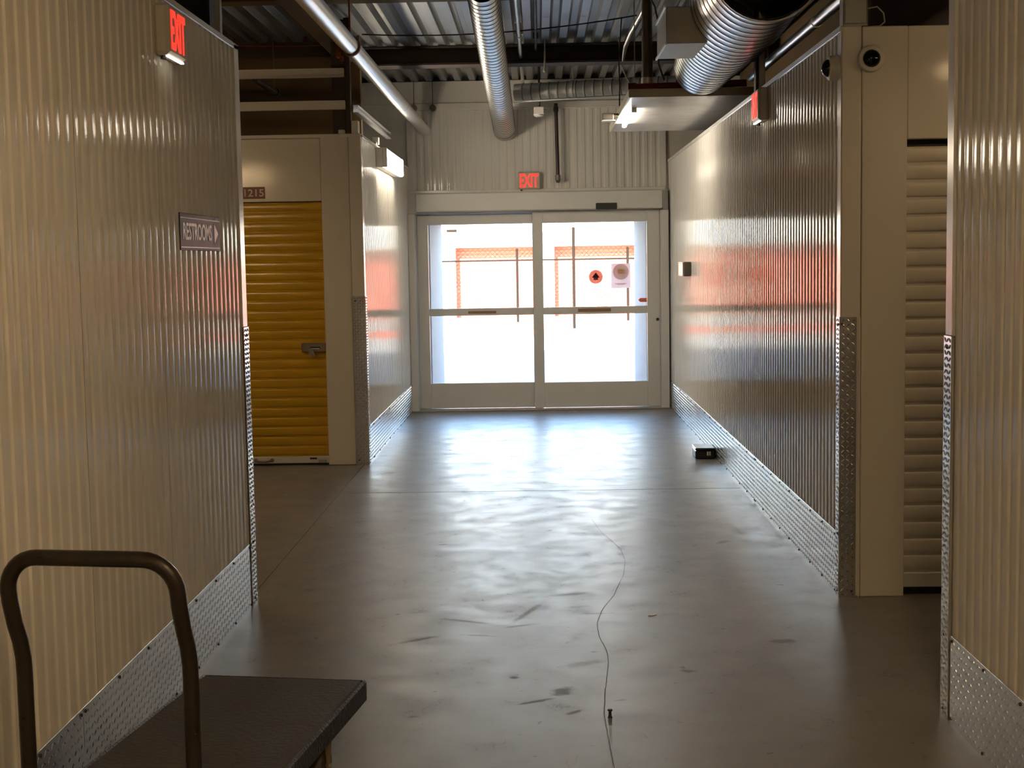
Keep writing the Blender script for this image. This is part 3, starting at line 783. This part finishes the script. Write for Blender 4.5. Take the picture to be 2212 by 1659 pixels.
tag(link('wall_top_pipe', MB().tube([(1.50, 5.6, 2.84), (1.50, 9.9, 2.84)], 0.030, 16).lathe((1.5, 7.6, 2.84), (0, 1, 0), [(0, 0.034), (0.05, 0.034)], 16).tube([(1.5, 6.6, 2.84), (1.5, 6.6, 3.50)], 0.006, 6).tube([(1.5, 9.2, 2.84), (1.5, 9.2, 3.50)], 0.006, 6).mesh('wall_top_pipe', M['galv'], True)),
    'silver pipe slung just above the top of the right wall', 'pipe')
tag(link('red_pipe', MB().tube([(0.70, 10.35, 2.840), (1.52, 10.25, 2.845)], 0.026, 14).lathe((0.70, 10.35, 2.840), (1, 0, 0), [(-0.03, 0.033), (0.03, 0.033)], 14).lathe((1.1, 10.30, 2.842), (1, 0, 0), [(-0.03, 0.032), (0.03, 0.032)], 14).mesh('red_pipe', M['red_pipe'], True)),
    'dark red sprinkler pipe lying along the top of the white soffit panel', 'pipe')
for x, lb in ((-1.295, 'round pipe hanger on the end wall band, left one of a pair'), (-1.095, 'round pipe hanger on the end wall band, right one of a pair')):
    t_ = thing('rod_hanger', lb, 'hanger', Vector((x, 14.88, 3.21)), 'rod hangers before the end wall')
    part('disc', MB().lathe((0, 0, 0), (0, 1, 0), [(-0.02, 0.02), (-0.02, 0.034), (0.06, 0.034), (0.06, 0.02)], 18), M['pipe_brown'], t_, smooth=True)
    part('rod', MB().tube([(0, 0.02, 0.034), (0, 0.02, 0.29)], 0.004, 6), M['pipe_brown'], t_, smooth=True)

dpp = thing('dark_pipe', 'short dark pipe with a capped end showing between the rails over the yellow door', 'pipe', Vector((-2.2, 11.04, 3.045)))
part('tube', MB().tube([(0, 0, 0), (0, 0.86, 0)], 0.026, 12), M['steel_dark'], dpp, smooth=True)
part('end_fitting', MB().lathe((0, 0.84, 0), (0, 1, 0), [(0, 0.026), (0, 0.036), (0.06, 0.036), (0.075, 0.02)], 14), M['steel_dark'], dpp, smooth=True)
part('rod', MB().tube([(0, 0.8, 0.025), (0, 0.8, 0.455)], 0.005, 6), M['pipe_brown'], dpp, smooth=True)

# cables
def sag(p0, p1, drop, n=18):
    p0, p1 = Vector(p0), Vector(p1)
    return [p0.lerp(p1, i / n) + Vector((0, 0, -drop * 4 * (i / n) * (1 - i / n))) for i in range(n + 1)]
tag(link('cable', MB().tube(sag((-1.42, 11.6, 3.46), (0.80, 11.2, 3.50), 0.06), 0.006, 6).mesh('cable', M['wire'], True)), 'long black cable sagging across the corridor under the deck', 'cable')
tag(link('cable', MB().tube(sag((-2.5, 11.8, 3.42), (-1.55, 11.7, 3.40), 0.01), 0.005, 6).mesh('cable', M['rust'], True)), 'rust coloured cable strung above the left storage unit', 'cable')
tag(link('cable', MB().tube([(0.68, 11.2, 3.49), (0.665, 11.2, 3.30), (0.655, 11.2, 3.12), (0.66, 11.2, 2.95), (0.655, 11.2, 2.80)], 0.005, 6).mesh('cable', M['wire'], True)), 'thin black drop cable hanging to the soffit panel', 'cable')
tag(link('cable', MB().tube([(0.67, 11.1, 3.10), (0.70, 11.08, 3.02), (0.745, 11.02, 2.93), (0.78, 11.0, 2.83)], 0.006, 6).mesh('cable', M['wire_white'], True)), 'white cable slanting down to the soffit panel', 'cable')
tag(link('flexible_conduit', MB().tube([(0.84, 10.6, 3.49), (0.80, 10.75, 3.42), (0.74, 11.0, 3.33), (0.70, 11.1, 3.24), (0.685, 11.15, 3.14)], [0.02, 0.02, 0.021, 0.017, 0.010], 10).mesh('flexible_conduit', M['galv'], True)), 'grey flexible conduit bending down from the deck near the large duct', 'conduit')
tag(link('cable', MB().tube([(0.80, 10.2, 3.5), (0.86, 10.25, 3.40), (0.90, 10.3, 3.25), (0.89, 10.3, 3.0), (0.93, 10.3, 2.88)], 0.007, 6).mesh('cable', M['wire'], True)), 'black cable looping behind the metal take off box', 'cable')
tag(link('cable', MB().tube([(1.515, 6.56, 2.72), (1.57, 6.56, 2.73), (1.60, 6.56, 2.70), (1.605, 6.56, 2.66), (1.58, 6.55, 2.640), (1.52, 6.55, 2.637)], 0.0035, 6).mesh('cable', M['wire_white'], True)), 'pale wire looping out of the grey box above the white unit', 'cable')

# boxes above the walls
tag(link('electrical_box', MB().box(1.402, 1.515, 6.50, 6.58, 2.633, 2.90, 0.004).box(1.408, 1.509, 6.494, 6.50, 2.645, 2.88, 0.003).lathe((1.43, 6.496, 2.70), (0, -1, 0), [(0, 0.004), (0.003, 0.003)], 8).mesh('electrical_box', M['galv_dull'])), 'grey steel box on top of the white storage unit corner', 'box')
tag(link('speaker_box', MB().box(-1.76, -1.60, 6.95, 7.10, 2.76, 3.02, 0.01).box(-1.745, -1.615, 6.942, 6.95, 2.775, 3.0, 0.004).tube([(-1.68, 7.02, 3.0), (-1.68, 7.02, 3.5)], 0.01, 8).mesh('speaker_box', M['black'])), 'black box hung behind the left partition near the exit sign', 'box')
tag(link('junction_box', MB().box(-1.442, -1.385, 10.95, 11.01, 2.60, 2.70, 0.005).box(-1.436, -1.391, 10.946, 10.95, 2.606, 2.694, 0.002).mesh('junction_box', M['white_plastic'])), 'tall white bracket box on the corner of the yellow door unit', 'box')
tag(link('junction_box', MB().box(-1.545, -1.495, 10.95, 11.0, 2.60, 2.632, 0.004).box(-1.54, -1.50, 10.946, 10.95, 2.604, 2.628, 0.002).mesh('junction_box', M['white_plastic'])), 'tiny white cube on top of the yellow door unit', 'box')
tag(link('junction_box', MB().box(-1.41, -1.35, 12.0, 12.06, 2.60, 2.665, 0.005).lathe((-1.38, 11.998, 2.61), (0, -1, 0), [(0, 0.018), (0.03, 0.014)], 10).mesh('junction_box', M['white_plastic'])), 'small white box on the wall top above the lit wall light', 'box')
jb = thing('ceiling_junction_box', 'small white electrical box with a round cap hanging before the end wall', 'box', Vector((0.028, 13.7, 3.0)))
part('body', MB().box(-0.055, 0.045, -0.05, 0.05, 0.0, 0.072, 0.006), M['white_plastic'], jb)
part('cap', MB().lathe((-0.01, 0, 0.0), (0, 0, -1), [(0, 0.05), (0.01, 0.048), (0.022, 0.03)], 18), M['white_plastic'], jb, smooth=True)
part('stem', MB().tube([(0, 0, 0.07), (0, -0.02, 0.15), (0, -0.02, 0.50)], 0.010, 8), M['steel_dark'], jb, smooth=True)
fb = thing('sprinkler_head_box', 'small tan bracket box sticking out left of the white soffit panel', 'box', Vector((0.573, 11.4, 2.70)))
part('body', MB().box(-0.045, 0.045, -0.04, 0.04, 0.008, 0.062, 0.004), M['pipe_brown'], fb)
part('base', MB().box(-0.05, 0.06, -0.045, 0.045, 0, 0.008, 0.002), M['soffit'], fb)
part('arm', MB().box(0.045, 0.085, -0.012, 0.012, 0.035, 0.062, 0.003), M['pipe_brown'], fb)

# ------------------------------------------------------------------ soffit panel with its tube
sp = thing('soffit_light', 'long white hanging panel light with a lit tube, reaching over the right wall', 'light', Vector((0.672, 10.12, 2.745)))
part('panel', MB().box(0, 1.6, 0, 2.72, 0.0, 0.02, 0.003), M['soffit'], sp)
part('fascia', MB().box(-0.012, 1.6, -0.012, 0.0, -0.004, 0.055, 0.002).box(-0.012, 0.0, 0, 2.72, -0.004, 0.055, 0.002), M['soffit_edge'], sp)
part('tube', MB().tube([(0.075, 0.75, -0.020), (0.075, 1.95, -0.020)], 0.016, 12), M['lens_tube'], sp, smooth=True, label='lit white fluorescent tube')
for y in (0.71, 1.95): part('tube_holder', MB().box(0.055, 0.095, y, y + .04, -0.035, 0.0, 0.003), M['white_plastic'], sp)
for y in (0.4, 2.3): part('hanger_rod', MB().tube([(0.06, y, 0.02), (0.06, y, 0.76)], 0.004, 6), M['galv_dull'], sp, smooth=True)

# ------------------------------------------------------------------ lights
wl_ = thing('wall_light', 'glowing white box light fixed high on the left wall near the entrance', 'light', fr('+x', (LX, 11.95, 2.405)))
part('housing', MB().box(0, 1.42, 0.0, 0.165, 0, 0.06, 0.004).box(0, 0.02, 0, 0.165, 0.06, 0.098, 0.003).box(1.40, 1.42, 0, 0.165, 0.06, 0.098, 0.003), M['white_plastic'], wl_)
part('diffuser', MB().box(0.02, 1.40, 0.0, 0.160, 0.055, 0.102, 0.012), M['lens'], wl_, label='glowing white diffuser')

def strip_light(label, mtx, length, tube='tube'):
    t_ = thing('strip_light', label, 'light', mtx, 'warm fluorescent strip lights')
    part('housing', MB().box(-length / 2, length / 2, -0.07, 0.07, 0.03, 0.09, 0.006), M['white_plastic'], t_)
    for y in (-0.035, 0.035):
        part('tube', MB().tube([(-length / 2 + .03, y, 0.012), (length / 2 - .03, y, 0.012)], 0.014, 10), M[tube], t_, smooth=True)
    for x in (-length * .4, length * .4): part('hanger_rod', MB().tube([(x, 0, .09), (x, 0, DECK - mtx.translation.z)], 0.004, 6), M['galv_dull'], t_)
    return t_
RZ = Matrix.Rotation(math.radians(90), 4, 'Z')
strip_light('warm strip light in the right side aisle, hidden behind the right partition', Matrix.Translation((2.65, 5.6, 2.52)), 1.2, 'tube_dim')
strip_light('warm strip light in the left side aisle before the yellow door', Matrix.Translation((-3.15, 8.75, 2.42)), 1.3, 'tube_mid')
strip_light('warm strip light over the corridor just behind the viewer', Matrix.Translation((0.75, 1.1, 2.92)) @ RZ, 2.4)
strip_light('warm strip light over the corridor well behind the viewer', Matrix.Translation((-0.1, -2.6, 2.95)) @ RZ, 2.4)

# ------------------------------------------------------------------ signs
def exit_sign(label, mtx, w=0.25, h=0.185, d=0.055, lamp=True):
    t_ = thing('exit_sign', label, 'sign', mtx, 'lit red exit signs')
    c = 0.02
    mb = MB().box(-w / 2, w / 2, -h / 2, h / 2, 0, d, 0.012)
    part('housing', mb, M['exit_box'], t_)
    part('face', MB().box(-w / 2 + .012, w / 2 - .012, -h / 2 + .012, h / 2 - .012, d, d + 0.003, 0.001), M['exit_face'], t_)
    me = textmesh('EXIT', w * 0.80, h * 0.76, 0.003, M['exit_red'], 0.022)
    link('lettering', me, t_, Matrix.Translation((0, 0, d + 0.0028)))
    if lamp: part('down_light', MB().box(-w / 2 + .02, w / 2 - .02, -h / 2 - .006, -h / 2, d - .018, d - .004, 0.001), M['exit_down'], t_)
    part('test_button', MB().lathe((-w / 2 + .04, -h / 2, d * .45), (0, -1, 0), [(0, 0.012), (0.012, 0.012), (0.014, 0.006)], 10), M['black'], t_)
    return t_
exit_sign('lit red EXIT sign at the top of the left partition', fr('+x', (LX, 5.205, 2.452)))
exit_sign('lit red EXIT sign over the glass entrance door', fr('-y', (-0.090, YE - 0.012, 2.435)), 0.245, 0.185, lamp=False)
exit_sign('lit red EXIT sign seen edge-on, high on the right wall', fr('-x', (RX, 8.61, 2.507)), 0.26, 0.195, 0.06)

rs = thing('restroom_sign', 'dark grey RESTROOMS sign with a white arrow on the left partition', 'sign', fr('+x', (LX, 5.675, 1.731)))
part('plate', MB().box(-0.335, 0.335, -0.072, 0.072, 0, 0.004, 0.0015), M['sign_grey'], rs)
link('lettering', textmesh('RESTROOMS', 0.47, 0.068, 0.0008, M['sign_ink'], 0.018), rs, Matrix.Translation((-0.055, 0.002, 0.004)))
part('arrow', MB().prism([(0.225, 0.044), (0.295, 0.0), (0.225, -0.044)], 0.004, 0.0048), M['sign_ink'], rs, label='white arrow pointing right')
for y in (0.052, -0.062): part('border_line', MB().box(-0.325, 0.325, y, y + .004, 0.004, 0.0046), M['sign_ink'], rs)

ns = thing('unit_number_sign', 'small maroon plate reading 1215 above the yellow door', 'sign', fr('-y', (-2.245, YU + 0.012, 2.156)))
part('plate', MB().box(-0.112, 0.112, -0.046, 0.046, 0, 0.004, 0.0015), M['maroon'], ns)
link('lettering', textmesh('1215', 0.152, 0.058, 0.0008, M['cream_ink'], 0.012), ns, Matrix.Translation((0.026, 0.0, 0.004)))

YG = 14.9018
rst = thing('round_sticker', 'round red sticker with a dark arrow on the right door glass', 'sticker', fr('-y', (0.604, YG, 1.406)))
part('disc', MB().add([(x, y, 0.0008) for x, y in arc(0, 0, 0.0735, 0, 351, 39)], [tuple(range(40))]), M['sticker_red'], rst)
part('arrow', MB().prism([(0, 0.046), (0.042, -0.008), (0.022, -0.008), (0.022, -0.032), (-0.022, -0.032), (-0.022, -0.008), (-0.042, -0.008)], 0.001, 0.0014), M['sticker_dark'], rst)
for y, w in ((-0.018, .020), (-0.027, .018)): part('text_line', MB().box(-w, w, y, y + .005, 0.0014, 0.0017), M['sticker_red'], rst)
nt_ = thing('notice', 'pinkish paper notice with a brown ring on the right door glass', 'sign', fr('-y', (0.870, YG, 1.413)))
part('sheet', MB().add([(-0.102, -0.130, 0.0006), (0.102, -0.130, 0.0006), (0.102, 0.130, 0.0006), (-0.102, 0.130, 0.0006)], [(0, 1, 2, 3)]), M['notice'], nt_)
part('ring', MB().add([(x, y, 0.0012) for x, y in arc(0, 0.042, 0.084, 0, 351, 39)], [tuple(range(40))]), M['notice_ring'], nt_)
part('centre_print', MB().box(-0.036, 0.036, 0.020, 0.070, 0.0015, 0.002), M['notice_mid'], nt_)
for y, w in ((-0.084, .06), (-0.096, .04)): part('text_line', MB().box(-w, w, y, y + .006, 0.001, 0.0015), M['notice_ring'], nt_)
asg = thing('arrow_sticker', 'small red arrow sticker low at the right edge of the door glass', 'sticker', fr('-y', (1.100, YG, 1.152)))
part('arrow', MB().prism([(-0.047, 0.0), (-0.028, 0.021), (0.046, 0.021), (0.046, -0.021), (-0.028, -0.021)], 0, 0.001), M['sticker_red'], asg)
part('stripe', MB().box(-0.016, 0.046, -0.009, 0.009, 0.001, 0.0014), M['notice_mid'], asg)

# ------------------------------------------------------------------ security cameras, reader, bait box
def dome(label, mtx, body=0.052, r=0.058):
    t_ = thing('dome_camera', label, 'camera', mtx, 'dome cameras at the right unit corner')
    part('base', MB().lathe((0, 0, 0), (0, 0, 1), [(0, r), (body * .55, r), (body * .9, r * .93), (body, r * .80), (body, r * .5)], 32), M['white_plastic'], t_, smooth=True)
    part('dome', MB().lathe((0, 0, body - 0.004), (0, 0, 1), [(0, 0.040), (0.008, 0.0395), (0.016, 0.036), (0.024, 0.030), (0.030, 0.021), (0.0335, 0.011), (0.0345, 0.002)], 32), M['black_gloss'], t_, smooth=True, label='glossy black dome')
    return t_
dome('white dome camera on the ribbed side of the right unit corner', fr('-x', (RX - 0.002, 6.535, 2.452)), 0.045)
dome('white dome camera on the front of the right unit corner', fr('-y', (1.514, YV, 2.478)), 0.030, 0.060)
kp = thing('card_reader', 'small dark box reader on the right wall near the entrance', 'reader', fr('-x', (RX, 13.0, 1.49)))
part('body', MB().box(-0.20, 0.20, -0.066, 0.066, 0, 0.070, 0.008), M['pad_body'], kp)
part('face', MB().box(-0.19, 0.19, -0.056, 0.056, 0.070, 0.076, 0.003), M['pad_face'], kp)
for y in (0.056, -0.066): part('rim', MB().box(-0.2, 0.2, y, y + .01, 0.066, 0.078, 0.002), M['white_plastic'], kp)
bt = thing('bait_box', 'small black box on the floor against the right kick plate', 'box', Vector((1.298, 11.0, 0)))
part('body', MB().box(-0.078, 0.078, 0, 0.25, 0.0, 0.070, 0.008), M['black'], bt)
part('lid', MB().box(-0.080, 0.080, -0.003, 0.253, 0.070, 0.088, 0.006), M['black'], bt)
for x in (0.012, 0.030): part('slot', MB().box(x, x + .012, -0.005, 0.0, 0.028, 0.060, 0.001), M['sign_ink'], bt, label='small pale slot')

# bits on the floor
tag(link('floor_bit', MB().lathe((0.225, 4.76, 0), (0, 0, 1), [(0, 0.009), (0.006, 0.006), (0.022, 0.005), (0.026, 0.010), (0.031, 0.007)], 10).mesh('floor_bit', M['black'], True)), 'small black plastic stud standing on the floor beside the crack', 'debris')
tag(link('paper_scrap', MB().prism([(-0.018, -0.008), (-0.004, -0.006), (0.010, 0.004), (0.020, 0.016), (0.014, 0.020), (-0.002, 0.008), (-0.02, 0.0)], 0, 0.002).mesh('paper_scrap', M['sign_ink']), None, Vector((0.485, 6.15, 0.0006))), 'tiny white scrap lying on the floor right of the crack', 'debris')

# ------------------------------------------------------------------ platform cart
ang = math.radians(8.3)
dirv = Vector((math.sin(ang), math.cos(ang), 0)); rv = Vector((math.cos(ang), -math.sin(ang), 0))
far_r = Vector((-0.592, 4.515, 0)); DW, DL = 0.575, 1.34
base = far_r - rv * (DW / 2) - dirv * DL
cart = thing('platform_cart', 'dark flat platform cart with a bent tube handle beside the left partition', 'cart', Matrix.Translation(base) @ Matrix.Rotation(-ang, 4, 'Z'))
part('deck', MB().box(-DW / 2 + .012, DW / 2 - .012, 0.012, DL - .012, 0.165, 0.221, 0.006), M['cart_deck'], cart)
e = MB()
e.box(-DW / 2, -DW / 2 + .014, 0, DL, 0.148, 0.2195, 0.005).box(DW / 2 - .014, DW / 2, 0, DL, 0.148, 0.2195, 0.006)
e.box(-DW / 2 + .01, DW / 2 - .01, 0, 0.014, 0.148, 0.2195, 0.005).box(-DW / 2 + .01, DW / 2 - .01, DL - .014, DL, 0.148, 0.2195, 0.005)
part('rubber_edge', e, M['rubber'], cart)
def handle_path():
    hx, R_ = 0.216, 0.085
    pts = [(-hx, 0.075, 0.20), (-hx, 0.075, 0.60), (-hx, 0.073, 0.645), (-hx, 0.062, 0.69), (-hx, 0.040, 0.74), (-hx, 0.022, 0.80)]
    ztop = 0.912
    for i in range(9):
        a = math.radians(180 - i * 90 / 8)
        pts.append((-hx + R_ + R_ * math.cos(a), 0.018 - 0.014 * i / 8, ztop - R_ + R_ * math.sin(a)))
    left = pts
    right = [(-x, y, z) for x, y, z in reversed(pts)]
    return left + [(0, 0.004, ztop)] + right
part('handle', MB().tube(handle_path(), 0.0195, 16), M['handle'], cart, Matrix.Translation((-0.010, 0, 0)), smooth=True)
for x in (-0.213, 0.213): part('handle_socket', MB().lathe((x, 0.075, 0.215), (0, 0, 1), [(0, 0.034), (0.012, 0.032), (0.05, 0.024)], 16), M['steel_dark'], cart, smooth=True)
for sx in (-1, 1):
    for y in (0.22, DL - 0.37):
        x = sx * (DW / 2 - 0.055)
        f = MB().box(x - .045, x + .045, y - .05, y + .05, 0.150, 0.164, 0.003)
        f.prism([(y - .030, 0.152), (y + .030, 0.152), (y + .012, 0.045), (y - .012, 0.045)], x - .034, x - .029)
        f.prism([(y - .030, 0.152), (y + .030, 0.152), (y + .012, 0.045), (y - .012, 0.045)], x + .029, x + .034)
        vs = f.v[24:]
        f.v[24:] = [(c_, a_, b_) for (a_, b_, c_) in vs]
        cs = part('caster', f, M['caster'], cart)
        part('wheel', MB().lathe((x - .024, y, 0.0625), (1, 0, 0), [(0, 0.03), (0, 0.056), (0.008, 0.0625), (0.040, 0.0625), (0.048, 0.056), (0.048, 0.03)], 24), M['caster_wheel'], cs, smooth=True)
        part('axle', MB().lathe((x - .040, y, 0.0625), (1, 0, 0), [(0, 0.008), (0.080, 0.008)], 8), M['galv_dull'], cs)

# ------------------------------------------------------------------ outside, seen through the glass
YB = 39.0
bld = thing('storage_building', 'sunlit cream storage building with orange roll-up doors across the yard', 'building', Vector((0.2, YB, 0)))
mb = MB()
openings = [-8.08 + 2.77 * k for k in range(6)]      # left edges, each 2.3 m wide
edges = [-14.0]
for a in openings: edges += [a, a + 2.3]
edges.append(14.0)
for i in range(0, len(edges), 2): mb.box(edges[i], edges[i + 1], 0, 0.52, -0.05, 1.96)
mb.box(-14, 14, 0, 0.52, 1.96, 4.55).box(-14, 14, 0.52, 6, -0.05, 4.5)
part('wall', mb, M['out_cream'], bld)
part('parapet_cap', MB().box(-14.1, 14.1, -0.08, 0.5, 4.55, 4.62, 0.01), M['out_white'], bld)
mb = MB()
for k in range(20):
    for u, z in ((0, -0.012), (0.12, -0.012), (0.2, 0), (0.9, 0)): mb.v += [(0, (k + u) * 0.098, z), (2.3, (k + u) * 0.098, z)]
mb.f = [(2 * i, 2 * i + 1, 2 * i + 3, 2 * i + 2) for i in range(79)]
cm2 = mb.mesh('roll_up_door', M['out_orange'], False, recalc=False)
for a in openings: link('roll_up_door', cm2, bld, fr('-y', (a, 0.50, 0)))
part('wall_lamp', MB().box(-2.75, -2.47, -0.10, 0.0, 2.40, 2.47, 0.01), M['post_dark'], bld)
struct('kerb', MB().box(-30, 30, 29.5, 29.8, -0.01, 0.12, 0.02), M['out_red'])

def fence(label, y, x0, x1, posts, h, rails, pitch=0.11, wr=0.0028, pr=0.034, mesh=True):
    t_ = thing('chain_link_fence', label, 'fence', Vector((0, y, 0)), 'fences in the yard outside')
    for px, ph in posts:
        part('post', MB().tube([(px, 0, -0.02), (px, 0, ph)], pr, 10).lathe((px, 0, ph), (0, 0, 1), [(0, pr * 1.2), (0.03, pr * 1.1), (0.05, pr * .4)], 10), M['post_dark'], t_, smooth=True)
    for z, r in rails:
        part('rail', MB().tube([(x0, 0, z), (x1, 0, z)], r, 8), M['post_dark'], t_, smooth=True)
    mb = MB(); ln = x1 - x0
    n = int((ln + h) / pitch)
    for s in (1, -1):
        for i in range(n):
            xs = x0 - h + i * pitch if s > 0 else x0 + i * pitch
            a = Vector((xs, 0.03 + s * .003, 0.03)); bb2 = Vector((xs + s * (h - .03), 0.03 + s * .003, h))
            def clip(a, bb2):
                d = bb2 - a
                t0, t1 = 0.0, 1.0
                for bound, sg in ((x0, 1), (x1, -1)):
                    if abs(d.x) < 1e-9: continue
                    t = (bound - a.x) / d.x
                    if d.x * sg > 0: t0 = max(t0, t)
                    else: t1 = min(t1, t)
                return (a + d * t0, a + d * t1) if t1 > t0 + 1e-3 else None
            q = clip(a, bb2)
            if q: mb.tube(q, wr, 3, cap=False)
    part('mesh_fabric', mb, M['post_dark'], t_, kind='stuff')
    return t_
fence('tall chain link fence with a dark post just outside the entrance yard', 31.2, -4.5, 4.5, [(-3.6, 2.26), (0.775, 2.26), (5.0, 2.26)], 2.19, [(2.19, 0.006)])
fence('lower chain link fence with a dark rail close to the orange doors', 36.0, -5.4, 5.4, [(-3.40, 1.84), (-0.56, 1.84), (2.28, 1.84), (5.1, 1.84)], 1.80, [(1.59, 0.022)])
